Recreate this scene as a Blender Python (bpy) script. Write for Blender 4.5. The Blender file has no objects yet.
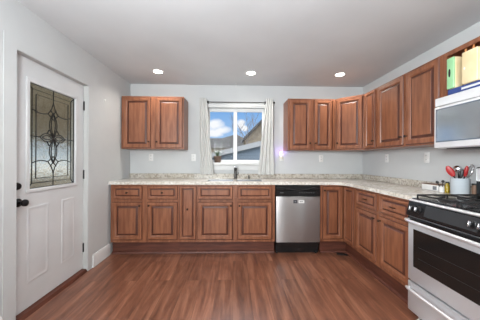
import bpy, bmesh, math, random
from mathutils import Vector, Matrix
random.seed(7)
PI = math.pi
sc = bpy.context.scene
C = sc.collection

# ------------------------------------------------------------------ camera
XL, XR, YB, YREAR = -1.679, 2.150, 3.7205, -2.6
ZF, ZC, H = -0.0785, 2.4404, 1.2144
yaw, roll = math.radians(1.605), math.radians(-0.295)
cam = bpy.data.cameras.new('camera')
cam.sensor_width = 36
cam.lens = 226.2 / 480 * 36
cam.clip_start = 0.02
camo = bpy.data.objects.new('camera', cam)
C.objects.link(camo)
rgt = Vector((math.cos(yaw), -math.sin(yaw), 0))
fwd = Vector((math.sin(yaw), math.cos(yaw), 0))
up = Vector((0, 0, 1))
r2 = rgt * math.cos(roll) - up * math.sin(roll)
u2 = rgt * math.sin(roll) + up * math.cos(roll)
M = Matrix((r2, u2, -fwd)).transposed().to_4x4()
M.translation = Vector((0, 0, H))
camo.matrix_world = M
sc.camera = camo

# ------------------------------------------------------------------ world
w = bpy.data.worlds.new('sky'); sc.world = w; w.use_nodes = True
nt = w.node_tree; nt.nodes.clear()
def N(t, k, **kw):
    n = t.nodes.new(k)
    for a, b in kw.items(): setattr(n, a, b)
    return n
def math_node(t, op, a, b=None, c=None, clamp=False):
    n = t.nodes.new('ShaderNodeMath'); n.operation = op; n.use_clamp = clamp
    for i, v in enumerate((a, b, c)):
        if v is None: continue
        if isinstance(v, (int, float)): n.inputs[i].default_value = v
        else: t.links.new(v, n.inputs[i])
    return n.outputs[0]
tc = N(nt, 'ShaderNodeTexCoord')
sx = N(nt, 'ShaderNodeSeparateXYZ'); nt.links.new(tc.outputs['Generated'], sx.inputs[0])
ymax = math_node(nt, 'MAXIMUM', math_node(nt, 'ABSOLUTE', sx.outputs[1]), 0.05)
az = math_node(nt, 'DIVIDE', sx.outputs[0], ymax)
el = math_node(nt, 'DIVIDE', sx.outputs[2], ymax)
noise = N(nt, 'ShaderNodeTexNoise'); noise.inputs['Scale'].default_value = 14; noise.inputs['Detail'].default_value = 6
mp = N(nt, 'ShaderNodeMapping'); mp.inputs['Scale'].default_value = (1, 1, 2.2)
nt.links.new(tc.outputs['Generated'], mp.inputs[0]); nt.links.new(mp.outputs[0], noise.inputs['Vector'])
nz = math_node(nt, 'MULTIPLY', math_node(nt, 'SUBTRACT', noise.outputs[0], 0.5), 2.6)
total = None
for (a, e, ra, re) in ((-0.085, 0.150, .050, .028), (-0.055, 0.135, .045, .018), (-0.10, 0.118, .05, .02), (0.030, 0.158, .022, .022), (0.045, 0.140, .018, .015), (0.30, .20, .1, .03), (-.4, .25, .15, .04)):
    da = math_node(nt, 'DIVIDE', math_node(nt, 'SUBTRACT', az, a), ra)
    de = math_node(nt, 'DIVIDE', math_node(nt, 'SUBTRACT', el, e), re)
    d2 = math_node(nt, 'ADD', math_node(nt, 'MULTIPLY', da, da), math_node(nt, 'MULTIPLY', de, de))
    b = math_node(nt, 'SUBTRACT', 1.15, d2)
    total = b if total is None else math_node(nt, 'MAXIMUM', total, b)
total = math_node(nt, 'MAXIMUM', total, -1.0)
mask = math_node(nt, 'MULTIPLY', math_node(nt, 'ADD', total, nz), 1.1, clamp=True)
rampe = N(nt, 'ShaderNodeValToRGB')
rampe.color_ramp.elements[0].position = 0.0; rampe.color_ramp.elements[0].color = (.50, .66, .86, 1)
rampe.color_ramp.elements[1].position = 0.22; rampe.color_ramp.elements[1].color = (.20, .42, .80, 1)
ee = rampe.color_ramp.elements.new(.5); ee.color = (.62, .66, .72, 1)
nt.links.new(sx.outputs[2], rampe.inputs[0])
mx = N(nt, 'ShaderNodeMix', data_type='RGBA')
nt.links.new(mask, mx.inputs[0]); nt.links.new(rampe.outputs[0], mx.inputs[6]); mx.inputs[7].default_value = (.95, .95, .98, 1)
bg = N(nt, 'ShaderNodeBackground')
mrs = N(nt, 'ShaderNodeMapRange'); mrs.inputs['From Min'].default_value = .24; mrs.inputs['From Max'].default_value = .50; mrs.inputs['To Min'].default_value = 1.0; mrs.inputs['To Max'].default_value = 9.0
nt.links.new(sx.outputs[2], mrs.inputs[0]); nt.links.new(mrs.outputs[0], bg.inputs[1])
nt.links.new(mx.outputs[2], bg.inputs[0])
wo = N(nt, 'ShaderNodeOutputWorld'); nt.links.new(bg.outputs[0], wo.inputs[0])

# ------------------------------------------------------------------ lights / exposure
def area(name, loc, rot, sx_, sy_, energy, color=(1, 1, 1)):
    l = bpy.data.lights.new(name, 'AREA'); l.shape = 'RECTANGLE'; l.size = sx_; l.size_y = sy_
    l.energy = energy; l.color = color
    o = bpy.data.objects.new(name, l); C.objects.link(o); o.location = loc; o.rotation_euler = rot
    return o
REAR_FILL = 82
SPOT_E = 23
SUN_E = 0.8
sun = bpy.data.lights.new('sun', 'SUN'); sun.energy = SUN_E; sun.angle = math.radians(2); sun.color = (1, .96, .9)
suno = bpy.data.objects.new('sun', sun); C.objects.link(suno); suno.rotation_euler = (math.radians(50), 0, math.radians(-150))
# added fill light behind the camera; the rear wall has no opening
area('rear_fill', (-.75, YREAR + .3, 1.45), (math.radians(90), 0, math.radians(-26)), 1.7, 1.6, REAR_FILL, (.88, .94, .95))
# uplight added unseen behind the viewer, washing the ceiling like a bounced flash
area('bounce_fill', (-0.55, -0.15, 1.60), (math.radians(180 - 55), 0, math.radians(-30)), .5, .5, 90, (.90, .95, .98))
sc.view_settings.view_transform = 'Standard'
sc.view_settings.look = 'None'
sc.view_settings.exposure = 0.15
sc.view_settings.gamma = 1.0
sc.view_settings.use_curve_mapping = False

# ------------------------------------------------------------------ materials
def srgb(r, g, b):
    f = lambda c: (c / 255 / 12.92) if c / 255 <= .04045 else ((c / 255 + .055) / 1.055) ** 2.4
    return (f(r), f(g), f(b), 1)
def mat(name, col, rough=.5, metal=0, **kw):
    m = bpy.data.materials.new(name); m.use_nodes = True
    b = m.node_tree.nodes['Principled BSDF']
    b.inputs['Base Color'].default_value = col
    b.inputs['Roughness'].default_value = rough
    b.inputs['Metallic'].default_value = metal
    for k, v in kw.items():
        b.inputs[k.replace('_', ' ')].default_value = v
    return m
def P(m): return m.node_tree, m.node_tree.nodes['Principled BSDF']
def noisy(m, c1, c2, scale=5, detail=4, stretch=(1, 1, 1), lo=.35, hi=.65, bump=0, rvar=None):
    t, b = P(m)
    tc = N(t, 'ShaderNodeTexCoord'); mp = N(t, 'ShaderNodeMapping'); mp.inputs['Scale'].default_value = stretch
    t.links.new(tc.outputs['Object'], mp.inputs[0])
    n = N(t, 'ShaderNodeTexNoise'); n.inputs['Scale'].default_value = scale; n.inputs['Detail'].default_value = detail
    t.links.new(mp.outputs[0], n.inputs['Vector'])
    r = N(t, 'ShaderNodeValToRGB'); r.color_ramp.elements[0].position = lo; r.color_ramp.elements[1].position = hi
    r.color_ramp.elements[0].color = c1; r.color_ramp.elements[1].color = c2
    t.links.new(n.outputs[0], r.inputs[0]); t.links.new(r.outputs[0], b.inputs['Base Color'])
    if bump:
        bp = N(t, 'ShaderNodeBump'); bp.inputs['Strength'].default_value = bump; bp.inputs['Distance'].default_value = .002
        t.links.new(n.outputs[0], bp.inputs['Height']); t.links.new(bp.outputs[0], b.inputs['Normal'])
    return m
m_wall = noisy(mat('wall_paint', srgb(200, 200, 200), .85), srgb(194, 196, 197), srgb(198, 200, 200), 3, 3)
m_ceil = noisy(mat('ceiling_paint', srgb(206, 205, 203), .9), srgb(201, 203, 205), srgb(206, 208, 210), 2, 3)
m_white = noisy(mat('white_trim_paint', srgb(216, 216, 215), .45), srgb(213, 213, 212), srgb(219, 219, 218), 4, 2)
m_door = noisy(mat('white_door_paint', srgb(208, 208, 207), .42), srgb(203, 204, 205), srgb(208, 209, 210), 4, 2)
m_wood = noisy(mat('glazed_cherry_wood', srgb(140, 82, 60), .36), srgb(113, 66, 44), srgb(148, 96, 68), 3.2, 8, (9, 9, 1.1), .3, .7, .15)
m_glaze = noisy(mat('dark_wood_glaze', srgb(62, 32, 24), .45), srgb(68, 36, 26), srgb(86, 47, 35), 5, 4)
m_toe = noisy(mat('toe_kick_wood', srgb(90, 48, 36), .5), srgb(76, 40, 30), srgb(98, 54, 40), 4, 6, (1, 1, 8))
m_orange = noisy(mat('light_pine_wood', srgb(196, 128, 72), .5), srgb(184, 116, 64), srgb(206, 140, 84), 6, 5, (8, 8, 1))
m_dark = mat('dark_bronze', srgb(62, 46, 38), .38, .8)
m_black = mat('black_hardware', srgb(22, 22, 25), .3, .5)
m_blackp = mat('black_enamel', srgb(20, 21, 23), .22)
m_iron = mat('cast_iron', srgb(26, 26, 27), .5, .2)
m_glassblk = mat('oven_black_glass', srgb(24, 24, 24), .12); 
m_satin = mat('satin_steel_handle', srgb(232, 233, 236), .28, .6)
m_chrome = mat('chrome', srgb(225, 225, 228), .16, 1)
m_sinkst = mat('brushed_sink_steel', srgb(140, 142, 146), .35, 1)
def steel(name, base, axis):
    m = mat(name, srgb(*base), .3, 1)
    t, b = P(m)
    tc = N(t, 'ShaderNodeTexCoord'); mp = N(t, 'ShaderNodeMapping'); mp.inputs['Scale'].default_value = axis
    t.links.new(tc.outputs['Object'], mp.inputs[0])
    n = N(t, 'ShaderNodeTexNoise'); n.inputs['Scale'].default_value = 12; n.inputs['Detail'].default_value = 3
    t.links.new(mp.outputs[0], n.inputs['Vector'])
    mr = N(t, 'ShaderNodeMapRange'); mr.inputs['To Min'].default_value = .28; mr.inputs['To Max'].default_value = .4
    t.links.new(n.outputs[0], mr.inputs[0]); t.links.new(mr.outputs[0], b.inputs['Roughness'])
    return m
m_steel = steel('stainless_steel', (206, 208, 212), (1, 1, 30)); P(m_steel)[1].inputs['Metallic'].default_value = .55
m_steelv = steel('stainless_steel_dishwasher', (172, 170, 170), (30, 30, 1)); P(m_steelv)[1].inputs['Metallic'].default_value = .8; P(m_steelv)[1].inputs['Anisotropic'].default_value = .85; P(m_steelv)[1].inputs['Anisotropic Rotation'].default_value = .25
m_appl = mat('light_silver_appliance', srgb(232, 233, 235), .32, .35)
m_plate = mat('outlet_plastic', srgb(222, 222, 220), .4)
m_slot = mat('outlet_slot', srgb(60, 60, 60), .6)
m_lead = mat('lead_came', srgb(38, 35, 33), .5, .5)
m_pot = noisy(mat('brown_clay_pot', srgb(92, 74, 62), .7), srgb(84, 66, 54), srgb(104, 84, 70), 20, 4)
m_soil = noisy(mat('soil', srgb(40, 30, 24), .9), srgb(34, 26, 20), srgb(52, 40, 30), 40, 4)
m_leaf = noisy(mat('plant_leaf', srgb(50, 74, 40), .5), srgb(40, 62, 34), srgb(70, 96, 52), 14, 3)
m_crock = noisy(mat('white_ceramic', srgb(190, 198, 205), .22), srgb(186, 195, 202), srgb(196, 204, 210), 4, 2)
m_red = mat('red_silicone', srgb(168, 28, 30), .38)
m_blk = mat('black_nylon', srgb(20, 20, 22), .4)
m_curtain = noisy(mat('white_curtain_cloth', srgb(190, 190, 188), .9), srgb(187, 187, 184), srgb(193, 193, 191), 30, 3, (1, 1, 4))
P(m_curtain)[1].inputs['Subsurface Weight'].default_value = 0.0
m_green = mat('mint_green_plastic', srgb(150, 200, 150), .4)
m_cream = noisy(mat('cream_plastic', srgb(226, 208, 166), .5), srgb(222, 203, 160), srgb(231, 214, 176), 8, 2)
m_rubber = mat('black_rubber', srgb(20, 20, 20), .8)
m_white_pl = mat('white_plastic', srgb(228, 228, 226), .4)
m_yellow = mat('olive_oil_glass', srgb(150, 128, 30), .2)
m_brownlid = mat('brown_lid', srgb(120, 92, 74), .5)
m_blue = mat('blue_box_print', srgb(50, 70, 130), .5)

# window glass
def glass(name, rough=0.0, tint=(1, 1, 1, 1)):
    m = bpy.data.materials.new(name); m.use_nodes = True; t = m.node_tree; t.nodes.clear()
    tr = N(t, 'ShaderNodeBsdfTransparent'); tr.inputs[0].default_value = tint
    gl = N(t, 'ShaderNodeBsdfGlossy'); gl.inputs['Roughness'].default_value = .02
    fr = N(t, 'ShaderNodeFresnel'); fr.inputs[0].default_value = 1.08
    mxs = N(t, 'ShaderNodeMixShader'); o = N(t, 'ShaderNodeOutputMaterial')
    t.links.new(fr.outputs[0], mxs.inputs[0]); t.links.new(tr.outputs[0], mxs.inputs[1]); t.links.new(gl.outputs[0], mxs.inputs[2])
    t.links.new(mxs.outputs[0], o.inputs[0]); return m
m_glass = glass('window_glass', tint=(.95, .96, .96, 1))
# textured decorative glass of the entry door
m_tex = mat('textured_bevelled_glass', srgb(226, 220, 206), .16)
t, b = P(m_tex); b.inputs['Transmission Weight'].default_value = 1.0; b.inputs['IOR'].default_value = 1.25
tcx = N(t, 'ShaderNodeTexCoord'); nn = N(t, 'ShaderNodeTexNoise'); nn.inputs['Scale'].default_value = 16; nn.inputs['Detail'].default_value = 3
t.links.new(tcx.outputs['Object'], nn.inputs['Vector']); bp = N(t, 'ShaderNodeBump'); bp.inputs['Strength'].default_value = .7; bp.inputs['Distance'].default_value = .02
t.links.new(nn.outputs[0], bp.inputs['Height']); t.links.new(bp.outputs[0], b.inputs['Normal'])

def emis(name, col, s):
    m = mat(name, col, .4); b = P(m)[1]
    b.inputs['Emission Color'].default_value = col; b.inputs['Emission Strength'].default_value = s
    return m
m_lamp = emis('lit_lamp_lens', (1, .95, .86, 1), 14)
m_purple = emis('purple_night_light', (.45, .22, 1, 1), 3.5)

# granite
def granite(name, base, spots):
    m = mat(name, base, .16); t, b = P(m)
    tc = N(t, 'ShaderNodeTexCoord')
    n1 = N(t, 'ShaderNodeTexNoise'); n1.inputs['Scale'].default_value = 38; n1.inputs['Detail'].default_value = 5
    n2 = N(t, 'ShaderNodeTexVoronoi'); n2.inputs['Scale'].default_value = 95
    n3 = N(t, 'ShaderNodeTexNoise'); n3.inputs['Scale'].default_value = 7; n3.inputs['Detail'].default_value = 4
    for n in (n1, n2, n3): t.links.new(tc.outputs['Object'], n.inputs['Vector'])
    r1 = N(t, 'ShaderNodeValToRGB'); e = r1.color_ramp.elements
    e[0].position = .34; e[0].color = spots; e[1].position = .56; e[1].color = base
    t.links.new(n1.outputs[0], r1.inputs[0])
    r3 = N(t, 'ShaderNodeValToRGB'); e = r3.color_ramp.elements
    e[0].position = .4; e[0].color = (.84, .82, .78, 1); e[1].position = .62; e[1].color = (1, 1, 1, 1)
    t.links.new(n3.outputs[0], r3.inputs[0])
    r2 = N(t, 'ShaderNodeValToRGB'); e = r2.color_ramp.elements
    e[0].position = .12; e[0].color = (.62, .59, .55, 1); e[1].position = .3; e[1].color = (1, 1, 1, 1)
    t.links.new(n2.outputs['Distance'], r2.inputs[0])
    a = N(t, 'ShaderNodeMix', data_type='RGBA', blend_type='MULTIPLY'); a.inputs[0].default_value = 1
    t.links.new(r1.outputs[0], a.inputs[6]); t.links.new(r3.outputs[0], a.inputs[7])
    c = N(t, 'ShaderNodeMix', data_type='RGBA', blend_type='MULTIPLY'); c.inputs[0].default_value = .6
    t.links.new(a.outputs[2], c.inputs[6]); t.links.new(r2.outputs[0], c.inputs[7])
    t.links.new(c.outputs[2], b.inputs['Base Color']); return m
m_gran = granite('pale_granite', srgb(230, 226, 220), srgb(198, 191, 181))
m_gran2 = granite('shaded_granite_backsplash', srgb(204, 198, 188), srgb(158, 150, 140))  # same granite, coloured darker for weaker light on the upright strip, more speckled

# plank floor
m_floor = mat('wood_plank_floor', srgb(120, 76, 56), .33, IOR=1.65); t, b = P(m_floor)
tc = N(t, 'ShaderNodeTexCoord'); mp = N(t, 'ShaderNodeMapping'); mp.inputs['Rotation'].default_value = (0, 0, PI / 2)
t.links.new(tc.outputs['Object'], mp.inputs[0])
br = N(t, 'ShaderNodeTexBrick'); br.offset = .37; br.offset_frequency = 2
br.inputs['Scale'].default_value = 1; br.inputs['Brick Width'].default_value = 1.22; br.inputs['Row Height'].default_value = .17
br.inputs['Mortar Size'].default_value = .0018; br.inputs['Mortar Smooth'].default_value = .3
br.inputs['Color1'].default_value = (0, 0, 0, 1); br.inputs['Color2'].default_value = (1, 1, 1, 1); br.inputs['Mortar'].default_value = (.5, .5, .5, 1)
t.links.new(mp.outputs[0], br.inputs['Vector'])
mp2 = N(t, 'ShaderNodeMapping'); mp2.inputs['Scale'].default_value = (11, .9, 1)
t.links.new(tc.outputs['Object'], mp2.inputs[0])
off = N(t, 'ShaderNodeVectorMath', operation='MULTIPLY_ADD'); t.links.new(br.outputs['Color'], off.inputs[0]); off.inputs[1].default_value = (17, 9, 3)
t.links.new(mp2.outputs[0], off.inputs[2])
n1 = N(t, 'ShaderNodeTexNoise'); n1.inputs['Scale'].default_value = 1.5; n1.inputs['Detail'].default_value = 7; n1.inputs['Roughness'].default_value = .6; n1.inputs['Distortion'].default_value = .6
t.links.new(off.outputs[0], n1.inputs['Vector'])
rr = N(t, 'ShaderNodeValToRGB'); e = rr.color_ramp.elements
e[0].position = .3; e[0].color = srgb(86, 52, 38); e[1].position = .72; e[1].color = srgb(156, 107, 83)
e2 = rr.color_ramp.elements.new(.5); e2.color = srgb(120, 76, 57)
t.links.new(n1.outputs[0], rr.inputs[0])
tone = N(t, 'ShaderNodeMapRange'); tone.inputs['To Min'].default_value = .86; tone.inputs['To Max'].default_value = 1.12
t.links.new(br.outputs['Color'], tone.inputs[0])
mort = math_node(t, 'SUBTRACT', 1.0, math_node(t, 'MULTIPLY', br.outputs['Fac'], .45))
tt = math_node(t, 'MULTIPLY', tone.outputs[0], mort)
vm = N(t, 'ShaderNodeVectorMath', operation='SCALE'); t.links.new(rr.outputs[0], vm.inputs[0]); t.links.new(tt, vm.inputs['Scale'])
t.links.new(vm.outputs[0], b.inputs['Base Color'])
bp = N(t, 'ShaderNodeBump'); bp.inputs['Strength'].default_value = .12; bp.inputs['Distance'].default_value = .002
t.links.new(n1.outputs[0], bp.inputs['Height']); t.links.new(bp.outputs[0], b.inputs['Normal'])

# ------------------------------------------------------------------ mesh helpers
class MB:
    def __init__(s): s.v = []; s.f = []; s.sm = []; s.glz = set()
    def add(s, vs, fs, smooth=False):
        k = len(s.v); s.v += [tuple(v) for v in vs]; s.f += [tuple(i + k for i in f) for f in fs]; s.sm += [smooth] * len(fs); return s
    def box(s, x0, x1, y0, y1, z0, z1):
        vs = [(x, y, z) for x in (x0, x1) for y in (y0, y1) for z in (z0, z1)]
        fs = [(0, 1, 3, 2), (4, 6, 7, 5), (0, 4, 5, 1), (2, 3, 7, 6), (0, 2, 6, 4), (1, 5, 7, 3)]
        return s.add(vs, fs)
    def bbox(s, x0, x1, y0, y1, z0, z1, r=.004, seg=2):
        bm = bmesh.new(); bmesh.ops.create_cube(bm, size=1)
        for v in bm.verts:
            v.co = Vector(((x0 + x1) / 2 + v.co.x * (x1 - x0), (y0 + y1) / 2 + v.co.y * (y1 - y0), (z0 + z1) / 2 + v.co.z * (z1 - z0)))
        bmesh.ops.bevel(bm, geom=bm.edges[:], offset=r, segments=seg, affect='EDGES', profile=.5)
        bm.verts.index_update(); s.add([v.co for v in bm.verts], [[v.index for v in f.verts] for f in bm.faces], True); bm.free(); return s
    def prism(s, pts, axis, a, b):      # polygon extruded along an axis ('x','y','z')
        n = len(pts)
        def mk(p, q):
            return {'x': (q, p[0], p[1]), 'y': (p[0], q, p[1]), 'z': (p[0], p[1], q)}[axis]
        vs = [mk(p, a) for p in pts] + [mk(p, b) for p in pts]
        fs = [tuple(range(n)), tuple(range(2 * n - 1, n - 1, -1))] + [(i, (i + 1) % n, n + (i + 1) % n, n + i) for i in range(n)]
        return s.add(vs, fs)
    def lathe(s, prof, c=(0, 0, 0), axis='z', n=24, caps=True):
        vs = []; fs = []
        for (r, h) in prof:
            for i in range(n):
                a = 2 * PI * i / n; p = (r * math.cos(a), r * math.sin(a), h)
                if axis == 'x': p = (p[2], p[0], p[1])
                elif axis == 'y': p = (p[1], p[2], p[0])
                vs.append((p[0] + c[0], p[1] + c[1], p[2] + c[2]))
        for k in range(len(prof) - 1):
            for i in range(n):
                j = (i + 1) % n; fs.append((k * n + i, k * n + j, (k + 1) * n + j, (k + 1) * n + i))
        s.add(vs, fs, True)
        if caps:
            s.add(vs[:n], [tuple(range(n - 1, -1, -1))]); s.add(vs[-n:], [tuple(range(n))])
        return s
    def tube(s, pts, r, n=8, caps=True):
        pts = [Vector(p) for p in pts]; rs = r if isinstance(r, (list, tuple)) else [r] * len(pts)
        vs = []; fs = []; prev = None
        for i, p in enumerate(pts):
            d = (pts[min(i + 1, len(pts) - 1)] - pts[max(i - 1, 0)]).normalized()
            if prev is None:
                a = Vector((0, 0, 1)) if abs(d.z) < .9 else Vector((1, 0, 0)); u = d.cross(a).normalized()
            else: u = (prev - d * prev.dot(d)).normalized()
            prev = u; v = d.cross(u)
            for k in range(n):
                a = 2 * PI * k / n; vs.append(p + (u * math.cos(a) + v * math.sin(a)) * rs[i])
        for i in range(len(pts) - 1):
            for k in range(n):
                j = (k + 1) % n; fs.append((i * n + k, i * n + j, (i + 1) * n + j, (i + 1) * n + k))
        if caps: fs += [tuple(range(n - 1, -1, -1)), tuple((len(pts) - 1) * n + k for k in range(n))]
        return s.add(vs, fs, True)
    def panel(s, x0, x1, z0, z1, prof, back=0.0):
        s.glaze = True; s._p0 = len(s.f)
        """raised panel: prof = [(inset, y)...] outer to inner; centre closed; back at y=back"""
        rings = [(0, back)] + prof
        vs = []
        for (i, y) in [r[:2] for r in rings]: vs += [(x0 + i, y, z0 + i), (x1 - i, y, z0 + i), (x1 - i, y, z1 - i), (x0 + i, y, z1 - i)]
        fs = [(3, 2, 1, 0)]
        for k in range(len(rings) - 1):
            for i in range(4):
                j = (i + 1) % 4
                if len(rings[k]) > 2: s.glz.add(len(s.f) + len(fs))
                fs.append((4 * k + i, 4 * k + j, 4 * k + 4 + j, 4 * k + 4 + i))
        L = 4 * (len(rings) - 1); fs.append((L, L + 1, L + 2, L + 3))
        return s.add(vs, fs)
    def build(s, name, m, parent=None, loc=None, rot=None):
        me = bpy.data.meshes.new(name); me.from_pydata(s.v, [], s.f); me.validate(); me.materials.append(m)
        if s.glz and m.name == 'glazed_cherry_wood' and len(me.polygons) == len(s.f):
            me.materials.append(m_glaze)
            for k in s.glz: me.polygons[k].material_index = 1
        bm = bmesh.new(); bm.from_mesh(me); bmesh.ops.recalc_face_normals(bm, faces=bm.faces[:]); bm.to_mesh(me); bm.free()
        sm = s.sm[:len(me.polygons)]
        if len(sm) == len(me.polygons): me.polygons.foreach_set('use_smooth', sm)
        try: me.set_sharp_from_angle(angle=math.radians(38))
        except Exception: pass
        o = bpy.data.objects.new(name, me); C.objects.link(o)
        if parent: o.parent = parent
        if loc: o.location = loc
        if rot: o.rotation_euler = rot
        return o
def tag(o, label=None, cat=None, group=None, kind=None):
    for k, v in (('label', label), ('category', cat), ('group', group), ('kind', kind)):
        if v: o[k] = v
    return o
def thing(name, label, cat, loc=(0, 0, 0), rz=0, group=None):
    o = bpy.data.objects.new(name, None); o.empty_display_size = .1; C.objects.link(o); o.location = loc; o.rotation_euler = (0, 0, rz)
    return tag(o, label, cat, group)
def copy_tree(o, parent=None):
    c = o.copy(); C.objects.link(c)
    if parent: c.parent = parent
    for ch in [x for x in C.objects if x.parent == o]: copy_tree(ch, c)
    return c
def struct(name, mb, m, parent=None):
    o = mb.build(name, m, parent)
    if not parent: o['kind'] = 'structure'
    return o

# ------------------------------------------------------------------ room shell
T = .14
WX0, WX1, WZ0, WZ1 = -.43, .505, 1.165, 2.075        # kitchen window opening
DY0, DY1, DZ = 1.794, 2.657, 2.062                   # entry door opening
struct('floor', MB().box(XL - T, XR + T, YREAR - T, YB + T, ZF - .1, ZF), m_floor)
struct('ceiling', MB().box(XL - T, XR + T, YREAR - T, YB + T, ZC, ZC + .1), m_ceil)
mb = MB()
mb.box(XL - T, WX0, YB, YB + T, ZF, ZC).box(WX1, XR + T, YB, YB + T, ZF, ZC).box(WX0, WX1, YB, YB + T, ZF, WZ0).box(WX0, WX1, YB, YB + T, WZ1, ZC)
struct('wall_back', mb, m_wall)
mb = MB()
mb.box(XL - T, XL, YREAR, DY0, ZF, ZC).box(XL - T, XL, DY1, YB, ZF, ZC).box(XL - T, XL, DY0, DY1, DZ, ZC)
struct('wall_left', mb, m_wall)
struct('wall_right', MB().box(XR, XR + T, YREAR, YB, ZF, ZC), m_wall)
struct('wall_rear', MB().box(XL - T, XR + T, YREAR - T, YREAR, ZF, ZC), m_wall)

# baseboards and casing
def baseboard(name, x0, x1, y0, y1, side):
    return
prof = [(0, ZF + .001), (.017, ZF + .001), (.017, ZF + .115), (.012, ZF + .135), (.008, ZF + .150), (0, ZF + .155)]
mb = MB(); mb.prism([(XL + a, z) for a, z in prof], 'y', DY1 + .088, YB - .612)
struct('baseboard_left', mb, m_white)
mb = MB(); mb.prism([(XL + a, z) for a, z in prof], 'y', YREAR, DY0 - .11); struct('baseboard_left_rear', mb, m_white)
# casing
mb = MB()
for (y0, y1) in ((DY0 - .10, DY0), (DY1, DY1 + .085)): mb.box(XL + .0005, XL + .004, y0, y1, ZF + .001, DZ + .085)
mb.box(XL + .0005, XL + .004, DY0, DY1, DZ, DZ + .085)
struct('trim_1', mb, m_wall)
# jamb lining, its colour greyed to imitate shade in the door recess
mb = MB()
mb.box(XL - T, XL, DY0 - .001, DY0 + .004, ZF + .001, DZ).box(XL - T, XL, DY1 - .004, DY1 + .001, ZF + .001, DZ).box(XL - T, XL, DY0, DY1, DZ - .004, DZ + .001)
struct('trim_2', mb, mat('jamb_shade_grey', srgb(182, 182, 180), .7))
# threshold
mb = MB(); mb.prism([(XL - T, ZF), (XL + .004, ZF), (XL - .012, ZF + .03), (XL - .09, ZF + .034), (XL - T, ZF + .034)], 'y', DY0 + .005, DY1 - .005)
struct('trim_3', mb, m_toe)

# ------------------------------------------------------------------ entry door (door_1)
DX = XL - .05
door = bpy.data.objects.new('door_1', None); C.objects.link(door); door['kind'] = 'structure'; door.location = (DX, DY0, ZF)
door.rotation_euler = (0, 0, PI / 2)        # local x -> +Y , local -y -> +X (towards the room)
W = DY1 - DY0
def dloc(Y): return Y - DY0
g0, g1, gz0, gz1 = dloc(1.955), dloc(2.515), .955 - ZF, 1.872 - ZF
zb, zt = .040, DZ - ZF - .006
# slab with an opening for the glass
mb = MB()
mb.box(.006, g0, 0, .044, zb, zt).box(g1, W - .006, 0, .044, zb, zt).box(g0, g1, 0, .044, zb, gz0).box(g0, g1, 0, .044, gz1, zt)
struct('slab', mb, m_door, door)
# raised lower panels
for (a, b_) in ((1.945, 2.165), (2.325, 2.515)):
    mb = MB()
    x0, x1, z0, z1 = dloc(a), dloc(b_), .245, .885
    mb.panel(x0, x1, z0, z1, [(0, -.0005), (.006, -.004), (.014, -.004), (.022, -.0012), (.034, -.0012), (.048, -.0035)], back=.001)
    mb.build('raised_panel', m_door, door)
mb = MB()
fw = .028
for (x0, x1, z0, z1) in ((g0 - fw, g1 + fw, gz1 - .004, gz1 + fw), (g0 - fw, g1 + fw, gz0 - fw, gz0 + .004), (g0 - fw, g0 + .004, gz0, gz1), (g1 - .004, g1 + fw, gz0, gz1)):
    mb.bbox(x0, x1, -.012, .002, z0, z1, .004, 1)
mb.build('glass_frame', m_door, door)
MB().box(g0, g1, .018, .024, gz0, gz1).build('glass_pane', m_tex, door)
# leaded cames
mb = MB()
gw, gh = g1 - g0, gz1 - gz0
cx, cz = (g0 + g1) / 2, (gz0 + gz1) / 2
r_ = .0044
def came(pts, r=r_): mb.tube([(p[0], .014, p[1]) for p in pts], r, 6)
def rect(i, r=r_): came([(g0 + i, gz0 + i), (g1 - i, gz0 + i), (g1 - i, gz1 - i), (g0 + i, gz1 - i), (g0 + i, gz0 + i)], r)
rect(.004, .005); rect(.048); rect(.088)
for sx_ in (0, 1):
    for sz in (0, 1):
        xa = g1 if sx_ else g0; za = gz1 if sz else gz0
        dx = -1 if sx_ else 1; dz = -1 if sz else 1
        came([(xa, za), (xa + dx * .048, za + dz * .048)])
def arc(p, q, bulge, n=10):
    p = Vector(p); q = Vector(q); d = q - p; nrm = Vector((-d.y, d.x)).normalized()
    return [tuple(p + d * (k / n) + nrm * bulge * math.sin(PI * k / n)) for k in range(n + 1)]
def oval(p, q, bw):
    came(arc(p, q, bw)); came(arc(p, q, -bw))
for s in (1, -1):
    oval((cx, cz), (cx, cz + s * .245), .045)
    oval((cx, cz + s * .015), (cx, cz + s * .235), .024)
    oval((cx, cz), (cx + s * .150, cz), .040)
    oval((cx + s * .02, cz), (cx + s * .125, cz), .020)
    # pointed bud
    came(arc((cx, cz + s * .345), (cx - .062, cz + s * .225), .012 * s)); came(arc((cx, cz + s * .345), (cx + .062, cz + s * .225), -.012 * s))
    came([(cx - .062, cz + s * .225), (cx, cz + s * .175)]); came([(cx + .062, cz + s * .225), (cx, cz + s * .175)])
    came([(cx - .035, cz + s * .27), (cx + .03, cz + s * .19)]); came([(cx + .035, cz + s * .27), (cx - .03, cz + s * .19)])
    came([(cx, cz + s * .345), (cx, cz + s * .455)])
    for h in (1, -1):
        came(arc((cx + h * .062, cz + s * .225), (cx + h * (gw / 2 - .048), cz + s * .235), .018 * s * h * -1))
        came(arc((cx + h * .028, cz + s * .03), (cx + h * .05, cz + s * .075), .01 * h * s)); came([(cx + h * .05, cz + s * .075), (cx + h * .075, cz + s * .032)])
    came([(cx + s * .150, cz), (cx + s * (gw / 2), cz)])
mb.build('lead_came', m_lead, door)
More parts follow.
